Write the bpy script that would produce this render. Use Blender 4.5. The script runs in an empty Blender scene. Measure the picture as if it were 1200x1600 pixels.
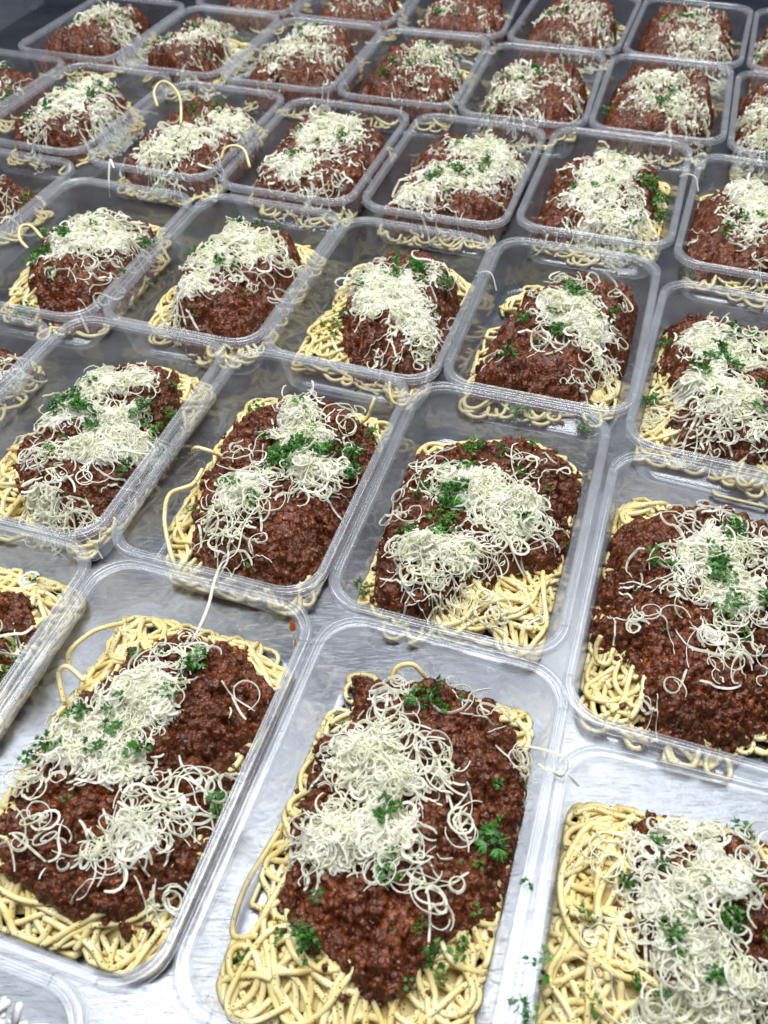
import bpy, math, time
import numpy as np
from mathutils import Matrix, Vector

# ------------------------------------------------------------------ camera, light, exposure
sc = bpy.context.scene
C = sc.collection
RIM_Z = 0.038                      # container height
cam_data = bpy.data.cameras.new('camera')
cam_data.sensor_fit = 'VERTICAL'
cam_data.sensor_height = 32.0
cam_data.lens = 32.0 * 1320.74 / 1600.0
cam_data.clip_start = 0.01
cam_data.clip_end = 50
cam = bpy.data.objects.new('camera', cam_data)
C.objects.link(cam)
right = Vector((0.99981511, -0.01436137, -0.01278693))
up = Vector((0.019229, 0.74672195 * 1.0, 0.66485831))
fwd = Vector((0.0, 0.66498126, -0.74686004))
up = right.cross(fwd)
M = Matrix(((right.x, up.x, -fwd.x, 0.0), (right.y, up.y, -fwd.y, 0.0), (right.z, up.z, -fwd.z, 0.3294963 + RIM_Z), (0, 0, 0, 1)))
cam.matrix_world = M
cam_data.dof.use_dof = True
cam_data.dof.focus_distance = 0.46
cam_data.dof.aperture_fstop = 12.0
sc.camera = cam

world = bpy.data.worlds.new('World')
sc.world = world
world.use_nodes = True
world.node_tree.nodes['Background'].inputs[0].default_value = (0.50, 0.66, 1.0, 1)
world.node_tree.nodes['Background'].inputs[1].default_value = 0.09

def ceiling_lamp(name, loc, sx, sy, power, col, target):
    d = bpy.data.lights.new(name, 'AREA')
    d.shape = 'RECTANGLE'; d.size = sx; d.size_y = sy; d.energy = power; d.color = col
    o = bpy.data.objects.new(name, d); C.objects.link(o)
    o.location = loc
    o.rotation_euler = (Vector(target) - Vector(loc)).to_track_quat('-Z', 'Y').to_euler()
    return o
ceiling_lamp('fluorescent_lamp', (-0.50, 0.62, 1.75), 0.80, 2.0, 43, (0.97, 0.985, 1.0), (-0.1, 0.45, 0))
ceiling_lamp('fluorescent_lamp', (0.50, 0.75, 1.75), 0.80, 2.0, 38, (0.97, 0.985, 1.0), (0.1, 0.5, 0))
sc.view_settings.view_transform = 'Standard'
sc.view_settings.look = 'None'
sc.view_settings.exposure = 0.05
sc.view_settings.gamma = 1.0
sc.cycles.transparent_max_bounces = 40
sc.cycles.max_bounces = 14
sc.cycles.diffuse_bounces = 8
sc.cycles.glossy_bounces = 3
sc.cycles.caustics_reflective = False

rng = np.random.default_rng(7)

# ------------------------------------------------------------------ materials
class NT:
    def __init__(s, name):
        s.m = bpy.data.materials.new(name); s.m.use_nodes = True
        s.t = s.m.node_tree; s.n = s.t.nodes; s.l = s.t.links
        s.n.clear()
        s.out = s.n.new('ShaderNodeOutputMaterial')
    def node(s, typ, **kw):
        n = s.n.new(typ)
        for k, v in kw.items():
            if k.startswith('i_'):
                n.inputs[k[2:].replace('_', ' ')].default_value = v
            else:
                setattr(n, k, v)
        return n
    def link(s, a, ao, b, bi):
        s.l.new(a.outputs[ao], b.inputs[bi])
    def coord(s, scale=(1, 1, 1), which='Object'):
        tc = s.node('ShaderNodeTexCoord'); mp = s.node('ShaderNodeMapping')
        mp.inputs['Scale'].default_value = scale
        s.link(tc, which, mp, 'Vector'); return mp
    def noise(s, mp, scale, detail=3, rough=0.5):
        n = s.node('ShaderNodeTexNoise'); n.inputs['Scale'].default_value = scale
        n.inputs['Detail'].default_value = detail; n.inputs['Roughness'].default_value = rough
        s.link(mp, 0, n, 'Vector'); return n
    def ramp(s, src, so, stops):
        r = s.node('ShaderNodeValToRGB')
        e = r.color_ramp.elements
        while len(e) < len(stops): e.new(0.5)
        for k, (p, c) in enumerate(stops):
            e[k].position = p; e[k].color = c if len(c) == 4 else (*c, 1)
        s.link(src, so, r, 'Fac'); return r
    def bump(s, src, so, strength, dist, prev=None):
        b = s.node('ShaderNodeBump'); b.inputs['Strength'].default_value = strength; b.inputs['Distance'].default_value = dist
        s.link(src, so, b, 'Height')
        if prev: s.link(prev, 0, b, 'Normal')
        return b

def mat_noodle():
    t = NT('noodle'); mp = t.coord()
    p = t.node('ShaderNodeBsdfPrincipled')
    n = t.noise(mp, 90, 3)
    r = t.ramp(n, 'Fac', [(0.3, (0.68, 0.53, 0.20)), (0.5, (0.74, 0.62, 0.30)), (0.75, (0.79, 0.71, 0.44))])
    # ground pepper clinging to the strands
    v = t.node('ShaderNodeTexVoronoi'); v.inputs['Scale'].default_value = 640; t.link(mp, 0, v, 'Vector')
    gate = t.noise(mp, 45, 1)
    sep = t.node('ShaderNodeSeparateColor'); t.link(v, 'Color', sep, 0)
    gm = t.node('ShaderNodeMath', operation='MULTIPLY'); t.link(gate, 'Fac', gm, 0); gm.inputs[1].default_value = 0.85
    th = t.node('ShaderNodeMath', operation='LESS_THAN'); t.link(sep, 0, th, 0); t.link(gm, 0, th, 1)
    d = t.node('ShaderNodeMath', operation='LESS_THAN'); t.link(v, 'Distance', d, 0); d.inputs[1].default_value = 0.24
    a = t.node('ShaderNodeMath', operation='MULTIPLY'); t.link(th, 0, a, 0); t.link(d, 0, a, 1)
    mx = t.node('ShaderNodeMix', data_type='RGBA'); t.link(a, 0, mx, 'Factor'); t.link(r, 'Color', mx, 'A'); mx.inputs['B'].default_value = (0.10, 0.075, 0.04, 1)
    # faint orange oil from the sauce
    o = t.noise(mp, 28, 2); orp = t.ramp(o, 'Fac', [(0.66, (0, 0, 0)), (0.78, (0.5, 0.5, 0.5))])
    m2 = t.node('ShaderNodeMix', data_type='RGBA'); t.link(orp, 'Color', m2, 'Factor'); t.link(mx, 'Result', m2, 'A'); m2.inputs['B'].default_value = (0.72, 0.36, 0.08, 1)
    t.link(m2, 'Result', p, 'Base Color')
    p.inputs['Roughness'].default_value = 0.27
    p.inputs['Subsurface Weight'].default_value = 0.25
    p.inputs['Subsurface Radius'].default_value = (1.0, 0.7, 0.3)
    p.inputs['Subsurface Scale'].default_value = 0.0028
    b = t.bump(t.noise(mp, 700, 2), 'Fac', 0.12, 0.0004)
    t.link(b, 0, p, 'Normal')
    t.link(p, 0, t.out, 'Surface'); return t.m

def mat_sauce():
    t = NT('meat_sauce'); mp = t.coord()
    p = t.node('ShaderNodeBsdfPrincipled')
    n = t.noise(mp, 420, 4, 0.65)
    r = t.ramp(n, 'Fac', [(0.28, (0.028, 0.007, 0.002)), (0.46, (0.090, 0.024, 0.007)), (0.60, (0.162, 0.048, 0.014)), (0.80, (0.35, 0.14, 0.045))])
    v = t.node('ShaderNodeTexVoronoi'); v.inputs['Scale'].default_value = 620; t.link(mp, 0, v, 'Vector')
    sep = t.node('ShaderNodeSeparateColor'); t.link(v, 'Color', sep, 0)
    rr = t.ramp(sep, 0, [(0.0, (0.62, 0.55, 0.5)), (0.7, (1.0, 1.0, 1.0)), (1.0, (1.45, 1.35, 1.2))])
    mx = t.node('ShaderNodeMix', data_type='RGBA', blend_type='MULTIPLY'); mx.inputs['Factor'].default_value = 1
    t.link(r, 'Color', mx, 'A'); t.link(rr, 'Color', mx, 'B')
    big = t.noise(mp, 60, 3); br = t.ramp(big, 'Fac', [(0.32, (0.66, 0.62, 0.60)), (0.68, (1.25, 1.15, 1.05))])
    m2 = t.node('ShaderNodeMix', data_type='RGBA', blend_type='MULTIPLY'); m2.inputs['Factor'].default_value = 1
    t.link(mx, 'Result', m2, 'A'); t.link(br, 'Color', m2, 'B')
    t.link(m2, 'Result', p, 'Base Color')
    rg = t.ramp(t.noise(mp, 150, 2), 'Fac', [(0.35, (0.24,) * 3), (0.65, (0.58,) * 3)])
    t.link(rg, 'Color', p, 'Roughness')
    p.inputs['Specular IOR Level'].default_value = 0.38; p.inputs['Coat Weight'].default_value = 0.06; p.inputs['Coat Roughness'].default_value = 0.12
    b1 = t.bump(v, 'Distance', 0.6, 0.0010)
    b2 = t.bump(t.noise(mp, 900, 3), 'Fac', 0.45, 0.0006, b1)
    t.link(b2, 0, p, 'Normal')
    t.link(p, 0, t.out, 'Surface'); return t.m

def mat_cheese():
    t = NT('grated_cheese'); mp = t.coord()
    p = t.node('ShaderNodeBsdfPrincipled')
    n = t.noise(mp, 60, 3)
    r = t.ramp(n, 'Fac', [(0.3, (0.90, 0.90, 0.75)), (0.55, (0.945, 0.945, 0.86)), (0.75, (0.96, 0.96, 0.92))])
    t.link(r, 'Color', p, 'Base Color')
    p.inputs['Roughness'].default_value = 0.32
    tr = t.node('ShaderNodeBsdfTranslucent'); t.link(r, 'Color', tr, 'Color')
    mx = t.node('ShaderNodeMixShader'); mx.inputs[0].default_value = 0.48
    t.link(p, 0, mx, 1); t.link(tr, 0, mx, 2)
    t.link(mx, 0, t.out, 'Surface'); return t.m

def mat_parsley():
    t = NT('parsley'); mp = t.coord()
    oi = t.node('ShaderNodeObjectInfo')
    p = t.node('ShaderNodeBsdfPrincipled')
    r = t.ramp(oi, 'Random', [(0.0, (0.020, 0.105, 0.010)), (0.5, (0.035, 0.17, 0.015)), (1.0, (0.11, 0.34, 0.04))])
    n = t.noise(mp, 400, 2); nr = t.ramp(n, 'Fac', [(0.3, (0.6,) * 3), (0.7, (1.4,) * 3)])
    mx = t.node('ShaderNodeMix', data_type='RGBA', blend_type='MULTIPLY'); mx.inputs['Factor'].default_value = 1
    t.link(r, 'Color', mx, 'A'); t.link(nr, 'Color', mx, 'B')
    t.link(mx, 'Result', p, 'Base Color')
    p.inputs['Roughness'].default_value = 0.42
    tr = t.node('ShaderNodeBsdfTranslucent'); tr.inputs['Color'].default_value = (0.10, 0.35, 0.03, 1)
    ms = t.node('ShaderNodeMixShader'); ms.inputs[0].default_value = 0.22
    t.link(p, 0, ms, 1); t.link(tr, 0, ms, 2)
    t.link(ms, 0, t.out, 'Surface'); return t.m

def mat_plastic(name, milk, gloss_rough, streaks):
    t = NT(name); mp = t.coord()
    tr = t.node('ShaderNodeBsdfTransparent'); tr.inputs['Color'].default_value = (0.955, 0.965, 0.975, 1)
    df = t.node('ShaderNodeBsdfDiffuse'); df.inputs['Color'].default_value = (0.86, 0.89, 0.95, 1)
    tl = t.node('ShaderNodeBsdfTranslucent'); tl.inputs['Color'].default_value = (0.86, 0.89, 0.95, 1)
    mk = t.node('ShaderNodeMixShader'); mk.inputs[0].default_value = 0.5
    t.link(df, 0, mk, 1); t.link(tl, 0, mk, 2)
    n = t.noise(mp, streaks, 4, 0.65)
    mr = t.node('ShaderNodeMapRange'); t.link(n, 'Fac', mr, 'Value')
    mr.inputs['From Min'].default_value = 0.3; mr.inputs['From Max'].default_value = 0.75
    mr.inputs['To Min'].default_value = milk * 0.6; mr.inputs['To Max'].default_value = milk * 1.5
    m1 = t.node('ShaderNodeMixShader'); t.link(mr, 0, m1, 0); t.link(tr, 0, m1, 1); t.link(mk, 0, m1, 2)
    gl = t.node('ShaderNodeBsdfGlossy'); gl.inputs['Roughness'].default_value = gloss_rough
    lw = t.node('ShaderNodeLayerWeight'); lw.inputs['Blend'].default_value = 0.35
    pw = t.node('ShaderNodeMath', operation='POWER'); t.link(lw, 'Facing', pw, 0); pw.inputs[1].default_value = 3.0
    ma = t.node('ShaderNodeMath', operation='MULTIPLY_ADD'); t.link(pw, 0, ma, 0); ma.inputs[1].default_value = 0.45; ma.inputs[2].default_value = 0.05
    b = t.bump(t.noise(mp, 110, 2), 'Fac', 0.05, 0.0006)
    t.link(b, 0, gl, 'Normal')
    m2 = t.node('ShaderNodeMixShader'); t.link(ma, 0, m2, 0); t.link(m1, 0, m2, 1); t.link(gl, 0, m2, 2)
    t.link(m2, 0, t.out, 'Surface'); return t.m

def mat_steel():
    t = NT('brushed_steel')
    p = t.node('ShaderNodeBsdfPrincipled')
    p.inputs['Metallic'].default_value = 1.0
    mp = t.coord((1, 14, 1)); fine = t.noise(mp, 160, 4, 0.7)
    mp2 = t.coord(); blot = t.noise(mp2, 14, 5, 0.6)
    r = t.ramp(blot, 'Fac', [(0.3, (0.20, 0.208, 0.225)), (0.7, (0.34, 0.35, 0.37))])
    mps = t.coord((1, 5, 1)); sp = t.noise(mps, 520, 4, 0.75)
    spr = t.ramp(sp, 'Fac', [(0.35, (0.74,) * 3), (0.65, (1.10,) * 3)])
    mm = t.node('ShaderNodeMix', data_type='RGBA', blend_type='MULTIPLY'); mm.inputs['Factor'].default_value = 1
    t.link(r, 'Color', mm, 'A'); t.link(spr, 'Color', mm, 'B')
    t.link(mm, 'Result', p, 'Base Color')
    rr = t.ramp(blot, 'Fac', [(0.3, (0.25,) * 3), (0.7, (0.38,) * 3)])
    t.link(rr, 'Color', p, 'Roughness')
    # short scratches in several directions
    b = t.bump(fine, 'Fac', 0.08, 0.0003)
    for k, ang in enumerate((0.5, 1.3, 2.2, 2.9)):
        m = t.coord(); m.inputs['Rotation'].default_value = (0, 0, ang); m.inputs['Scale'].default_value = (3, 60, 1)
        n = t.noise(m, 22 + 5 * k, 2, 0.5)
        q = t.ramp(n, 'Fac', [(0.62, (0, 0, 0)), (0.66, (1, 1, 1)), (0.70, (0, 0, 0))])
        b = t.bump(q, 'Color', 0.16, 0.0003, b)
    t.link(b, 0, p, 'Normal')
    t.link(p, 0, t.out, 'Surface'); return t.m

def mat_plain(name, col, rough, sss=0):
    t = NT(name); p = t.node('ShaderNodeBsdfPrincipled'); mp = t.coord()
    n = t.noise(mp, 300, 3)
    r = t.ramp(n, 'Fac', [(0.3, tuple(c * 0.85 for c in col)), (0.7, tuple(min(1, c * 1.1) for c in col))])
    t.link(r, 'Color', p, 'Base Color'); p.inputs['Roughness'].default_value = rough
    if sss:
        p.inputs['Subsurface Weight'].default_value = sss; p.inputs['Subsurface Scale'].default_value = 0.002
    t.link(p, 0, t.out, 'Surface'); return t.m

M_NOODLE, M_SAUCE, M_CHEESE, M_PARSLEY = mat_noodle(), mat_sauce(), mat_cheese(), mat_parsley()
M_TUB = mat_plastic('clear_plastic_wall', 0.036, 0.10, 26)
M_RIM = mat_plastic('clear_plastic_rim', 0.17, 0.07, 60)
M_STEEL = mat_steel()
M_RICE = mat_plain('cooked_rice', (0.80, 0.81, 0.80), 0.4, 0.3)
M_OIL = mat_plain('orange_oil', (0.60, 0.13, 0.02), 0.25)

# ------------------------------------------------------------------ mesh helpers
def mesh_np(name, V, F, mat, smooth=True):
    """V (n,3), F list of (m,k) int arrays"""
    me = bpy.data.meshes.new(name)
    V = np.asarray(V, np.float32)
    F = [np.asarray(f, np.int32) for f in (F if isinstance(F, list) else [F]) if len(f)]
    nl = sum(f.size for f in F); npoly = sum(len(f) for f in F)
    me.vertices.add(len(V)); me.vertices.foreach_set('co', V.ravel())
    me.loops.add(nl); me.loops.foreach_set('vertex_index', np.concatenate([f.ravel() for f in F]))
    me.polygons.add(npoly)
    tot = np.concatenate([np.full(len(f), f.shape[1]) for f in F]).astype(np.int32)
    st = np.concatenate([[0], np.cumsum(tot)[:-1]]).astype(np.int32)
    me.polygons.foreach_set('loop_start', st)
    me.polygons.foreach_set('loop_total', tot)
    me.polygons.foreach_set('use_smooth', np.full(npoly, smooth))
    me.materials.append(mat)
    me.update(calc_edges=True)
    me.validate()
    return me

def put(name, me, parent=None, loc=None, rot=None, scale=None):
    o = bpy.data.objects.new(name, me); C.objects.link(o)
    if parent is not None: o.parent = parent
    if loc is not None: o.location = loc
    if rot is not None: o.rotation_euler = rot
    if scale is not None: o.scale = (scale,) * 3
    return o

def thing(name, loc, rotz, label, cat, group=None):
    o = bpy.data.objects.new(name, None); C.objects.link(o)
    o.empty_display_size = 0.02
    o.location = loc; o.rotation_euler = (0, 0, rotz)
    o['label'] = label; o['category'] = cat
    if group: o['group'] = group
    return o

def frames(P):
    T = np.gradient(P, axis=0)
    T /= np.linalg.norm(T, axis=1, keepdims=True) + 1e-12
    ref = np.array([0.05, 0.03, 1.0]); ref /= np.linalg.norm(ref)
    N = np.cross(T, ref); ln = np.linalg.norm(N, axis=1, keepdims=True)
    N = N / np.maximum(ln, 1e-6)
    for k in range(1, len(N)):           # keep it from flipping where the strand stands upright
        if N[k] @ N[k - 1] < 0: N[k] = -N[k]
    B = np.cross(N, T)
    return T, N, B

def tube(P, r, sides=6):
    """round strand; P (n,3)"""
    P = np.asarray(P, float)
    T, N, B = frames(P)
    P = np.vstack([P[:1] - T[:1] * r * 0.35, P, P[-1:] + T[-1:] * r * 0.35])
    N = np.vstack([N[:1], N, N[-1:]]); B = np.vstack([B[:1], B, B[-1:]])
    n = len(P); R = np.full(n, r); R[0] = R[-1] = r * 0.35; 
    a = np.arange(sides) * 2 * math.pi / sides
    V = P[:, None] + R[:, None, None] * (np.cos(a)[None, :, None] * N[:, None] + np.sin(a)[None, :, None] * B[:, None])
    return V.reshape(-1, 3), ringfaces(n, sides)

_rf = {}
def ringfaces(n, s):
    if (n, s) not in _rf:
        i = np.arange(n - 1)[:, None] * s; j = np.arange(s)[None]; k = (np.arange(s)[None] + 1) % s
        _rf[(n, s)] = np.stack([i + j, i + k, i + s + k, i + s + j], -1).reshape(-1, 4)
    return _rf[(n, s)]

def ribbon(P, w, h, phi):
    """flat shred, half width w, half thickness h, roll phi per point"""
    T, N, B = frames(P)
    S = np.cos(phi)[:, None] * N + np.sin(phi)[:, None] * B
    U = np.cross(S, T)
    n = len(P); taper = np.minimum(1, 0.7 + 2.5 * np.minimum(np.arange(n), np.arange(n)[::-1]) / n)
    W = (w * taper)[:, None]
    V = np.stack([P + S * W + U * h, P - S * W + U * h, P - S * W - U * h, P + S * W - U * h], 1)
    return V.reshape(-1, 3), ringfaces(n, 4)

def merge(parts):
    Vs, Fs, k = [], [], 0
    for V, F in parts:
        Vs.append(V); Fs.append(F + k); k += len(V)
    return np.concatenate(Vs), np.concatenate(Fs)

def catmull(W, n):
    W = np.asarray(W, float); Q = np.vstack([2 * W[0] - W[1], W, 2 * W[-1] - W[-2]])
    t = np.linspace(0, len(W) - 1 - 1e-9, n); i = t.astype(int); f = (t - i)[:, None]
    a, b, c, d = Q[i], Q[i + 1], Q[i + 2], Q[i + 3]
    return 0.5 * (2 * b + (c - a) * f + (2 * a - 5 * b + 4 * c - d) * f ** 2 + (3 * b - a - 3 * c + d) * f ** 3)

def vnoise(X, Y, scale, seed):
    """smooth value noise -1..1 on arrays, wavelength = scale"""
    r = np.random.default_rng(seed).uniform(-1, 1, (64, 64))
    x = X / scale + 1000; y = Y / scale + 1000
    i = np.floor(x).astype(int); j = np.floor(y).astype(int)
    fx = x - i; fy = y - j; fx = fx * fx * (3 - 2 * fx); fy = fy * fy * (3 - 2 * fy)
    g = lambda a, b: r[a % 64, b % 64]
    return (g(i, j) * (1 - fx) + g(i + 1, j) * fx) * (1 - fy) + (g(i, j + 1) * (1 - fx) + g(i + 1, j + 1) * fx) * fy

def poly_sd(P, X, Y):
    """signed distance, positive inside"""
    P = np.asarray(P, float); d2 = np.full(X.shape, 1e9); ins = np.zeros(X.shape, bool)
    for a, b in zip(P, np.roll(P, -1, 0)):
        e = b - a; wx = X - a[0]; wy = Y - a[1]
        t = np.clip((wx * e[0] + wy * e[1]) / (e @ e), 0, 1)
        d2 = np.minimum(d2, (wx - t * e[0]) ** 2 + (wy - t * e[1]) ** 2)
        c = ((a[1] > Y) != (b[1] > Y)) & (X < (b[0] - a[0]) * (Y - a[1]) / (b[1] - a[1] + 1e-12) + a[0])
        ins ^= c
    return np.where(ins, 1, -1) * np.sqrt(d2)

def blur(H, k):
    for ax in (0, 1):
        for _ in range(2):
            P = np.pad(H, [(k, k) if a == ax else (0, 0) for a in (0, 1)], mode='edge')
            cs = np.cumsum(P, ax); cs = np.insert(cs, 0, 0, ax)
            n = H.shape[ax]
            H = (np.take(cs, range(2 * k + 1, 2 * k + 1 + n), ax) - np.take(cs, range(0, n), ax)) / (2 * k + 1)
    return H

def smooth1(z, k):
    if k < 1: return z
    ker = np.exp(-0.5 * (np.arange(-2 * k, 2 * k + 1) / k) ** 2); ker /= ker.sum()
    return np.convolve(np.pad(z, 2 * k, mode='edge'), ker, 'valid')
# ------------------------------------------------------------------ the bench
def bench():
    n = 60
    V, F = [], []
    # slab with a folded-down front edge, top at z = 0
    x0, x1, y0, y1 = -1.6, 1.6, -0.6, 2.3
    prof = [(y0, -0.05), (y0, -0.008), (y0 + 0.003, -0.0025), (y0 + 0.009, 0.0), (y1, 0.0), (y1, -0.05)]
    for x in (x0, x1):
        for y, z in prof: V.append((x, y, z))
    m = len(prof)
    for k in range(m - 1): F.append((k, k + m, k + m + 1, k + 1))
    o = put('steel_bench_top', mesh_np('steel_bench_top', V, [np.array(F)], M_STEEL, False))
    o['kind'] = 'structure'
bench()

# ------------------------------------------------------------------ the plastic container
TW, TL = 0.0592, 0.0880           # half outer width / length at the rim
def rrect(inset, rad, seg=9):
    hw, hl = TW - inset, TL - inset
    rad = min(rad, hw - 1e-4)
    pts = []
    for cx, cy, a0 in ((hw - rad, hl - rad, 0), (-hw + rad, hl - rad, 90), (-hw + rad, -hl + rad, 180), (hw - rad, -hl + rad, 270)):
        for k in range(seg + 1):
            a = math.radians(a0 + 90 * k / seg)
            pts.append((cx + rad * math.cos(a), cy + rad * math.sin(a)))
    return np.array(pts)
def sweep(prof, cap=None):
    Vs = []
    for i, z in prof:
        r = rrect(i * 1e-3, (20 - 0.55 * i) * 1e-3)
        Vs.append(np.c_[r, np.full(len(r), z * 1e-3)])
    m = len(Vs[0]); V = np.concatenate(Vs)
    F = [ringfaces(len(prof), m)]
    return V, F, m
RIM_P = [(5.75, 33.0), (5.3, 34.4), (4.6, 35.0), (2.0, 35.2), (0.9, 35.0), (0.8, 33.6), (0.35, 33.3), (0.02, 33.6), (0, 36.6), (0.25, 37.4), (0.8, 37.85), (1.6, 38.0), (2.3, 37.8), (2.7, 37.2), (3.0, 36.9), (3.7, 36.9), (4.0, 37.1), (4.4, 37.5), (4.9, 37.4), (5.15, 36.8), (5.3, 34.9), (5.4, 33.0)]
OUT_P = [(5.75, 33.0), (10.2, 4.0), (10.7, 2.2), (11.8, 0.8), (13.5, 0.05), (17.2, 0.05), (17.9, 0.5), (18.6, 1.2)]
IN_P = [(5.4, 33.0), (9.7, 4.2), (10.3, 2.6), (11.5, 1.3), (13.4, 0.75), (17.0, 0.75), (17.7, 1.2), (18.4, 1.9)]
V, F, m = sweep(RIM_P)
ribs = []
for sx in (-1, 1):
    for sy in (-1, 1):
        for (cx, cy, ax) in ((sx * (TW - 0.0024), sy * (TL - 0.021), 0), (sx * (TW - 0.021), sy * (TL - 0.0024), 1)):
            hx, hy = (0.0021, 0.0003) if ax == 0 else (0.0003, 0.0021)
            b = [(cx + a * hx, cy + c * hy, z) for z in (0.0368, 0.0383) for a, c in ((-1, -1), (1, -1), (1, 1), (-1, 1))]
            ribs.append((np.array(b), np.array([(0, 3, 2, 1), (4, 5, 6, 7), (0, 1, 5, 4), (1, 2, 6, 5), (2, 3, 7, 6), (3, 0, 4, 7)])))
RV, RF = merge([(V, F[0])] + ribs)
ME_RIM = mesh_np('rim', RV, [RF], M_RIM)
V1, F1, m = sweep(OUT_P); V2, F2, _ = sweep(IN_P)
k1 = len(V1)
cap1 = np.arange(k1 - m, k1)[None, ::-1]; cap2 = np.arange(len(V2) - m, len(V2))[None] + k1
ME_TUB = mesh_np('tub', np.concatenate([V1, V2]), [F1[0][:, ::-1], F2[0] + k1, cap1, cap2], M_TUB)
def container(x, y, deg, label):
    o = thing('takeaway_container', (x, y, 0), math.radians(deg), label, 'food container', 'takeaway containers set out in rows')
    put('tub', ME_TUB, o); put('rim', ME_RIM, o)
    return o

# ------------------------------------------------------------------ parsley leaf pieces
def leaf_mesh(seed, nl):
    r = np.random.default_rng(seed)
    V, F = [], []
    def leaflet(base, ang, size):
        k0 = len(V); n = 13
        V.append((base[0], base[1], 0.0))
        for k in range(n):
            a = ang + (k / (n - 1) - 0.5) * 2.3
            rad = size * (0.62 + 0.38 * math.cos((k / (n - 1) - 0.5) * 2.2)) * (1.0 if k % 2 == 0 else 0.52) * r.uniform(0.85, 1.12)
            V.append((base[0] + rad * math.cos(a), base[1] + rad * math.sin(a), size * (0.30 * math.sin(k * 2.1 + seed) + r.uniform(-0.1, 0.1)) + 0.15 * rad))
        for k in range(1, n): F.append((k0, k0 + k, k0 + k + 1))
    for k in range(nl):
        a = (k - (nl - 1) / 2) * 1.15 + r.uniform(-0.2, 0.2)
        d = 0.42 if nl > 1 else 0
        leaflet((d * math.cos(a) * (1 + 0.6 * (k == nl // 2)), d * math.sin(a)), a, r.uniform(0.55, 0.8))
    # stem
    k0 = len(V)
    for x, w in ((-0.5, 0.05), (0.3, 0.04)):
        for c, s in ((1, 0), (0, 1), (-1, 0), (0, -1)): V.append((x, c * w, s * w - 0.02))
    for k in range(4): F.append((k0 + k, k0 + (k + 1) % 4, k0 + 4 + (k + 1) % 4)); F.append((k0 + k, k0 + 4 + (k + 1) % 4, k0 + 4 + k))
    V = np.array(V) * 0.5
    th = V + np.array([0, 0, -0.018])                    # the leaf has a thin underside
    F = np.array(F); n = len(V)
    return mesh_np('parsley_leaf', np.concatenate([V, th]), [np.concatenate([F, F[:, ::-1] + n])], M_PARSLEY, True)
LEAVES = [leaf_mesh(s, 3) for s in range(5)] + [leaf_mesh(s + 9, 1) for s in range(3)] + [leaf_mesh(s + 20, 2) for s in range(2)]

# ------------------------------------------------------------------ food
GX, GY = 90, 115                    # deposit map half size in mm, 1 mm cells
class Heap:
    """height map of what already lies in one container; x, y in mm about its middle, unrotated"""
    def __init__(s, deg, seed):
        s.rng = np.random.default_rng(seed); s.seed = seed
        s.ca, s.sa = math.cos(math.radians(deg)), math.sin(math.radians(deg))
        xs = np.arange(-GX, GX + 1); ys = np.arange(-GY, GY + 1)
        s.X, s.Y = np.meshgrid(xs, ys, indexing='ij')
        s.H = np.full(s.X.shape, 1.9)
    def rect_sd(s, X, Y, hw=48.5, hl=77.5, r=9):
        lx = X * s.ca + Y * s.sa; ly = -X * s.sa + Y * s.ca
        qx = np.abs(lx) - hw + r; qy = np.abs(ly) - hl + r
        return -(np.hypot(np.maximum(qx, 0), np.maximum(qy, 0)) + np.minimum(np.maximum(qx, qy), 0) - r)
    def clamp(s, P, margin):
        """push points back inside the walls; the walls lean out with height"""
        z = np.clip(P[:, 2], 0, 38)
        hw = 59.2 - 10.4 + z * 0.13 - margin; hl = 88 - 10.4 + z * 0.13 - margin
        lx = P[:, 0] * s.ca + P[:, 1] * s.sa; ly = -P[:, 0] * s.sa + P[:, 1] * s.ca
        over = P[:, 2] > 39.5
        lx2 = np.clip(lx, -hw, hw); ly2 = np.clip(ly, -hl, hl)
        # rounded corners
        r = 11.0; cx = np.clip(lx2, -(hw - r), hw - r); cy = np.clip(ly2, -(hl - r), hl - r)
        dx, dy = lx2 - cx, ly2 - cy; d = np.hypot(dx, dy); f = np.where(d > r, r / np.maximum(d, 1e-6), 1)
        lx2 = cx + dx * f; ly2 = cy + dy * f
        lx = np.where(over, lx, lx2); ly = np.where(over, ly, ly2)
        P[:, 0] = lx * s.ca - ly * s.sa; P[:, 1] = lx * s.sa + ly * s.ca
        return P
    def get(s, x, y):
        i = np.clip(np.rint(x + GX).astype(int), 1, 2 * GX - 1); j = np.clip(np.rint(y + GY).astype(int), 1, 2 * GY - 1)
        return s.H[i, j]
    def stamp(s, x, y, z, wide):
        i = np.clip(np.rint(x + GX).astype(int), 2, 2 * GX - 2); j = np.clip(np.rint(y + GY).astype(int), 2, 2 * GY - 2)
        for di, dj in ((0, 0), (1, 0), (-1, 0), (0, 1), (0, -1)) if wide else ((0, 0),):
            np.maximum.at(s.H, (i + di, j + dj), z - (0.5 if (di or dj) else 0))

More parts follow.
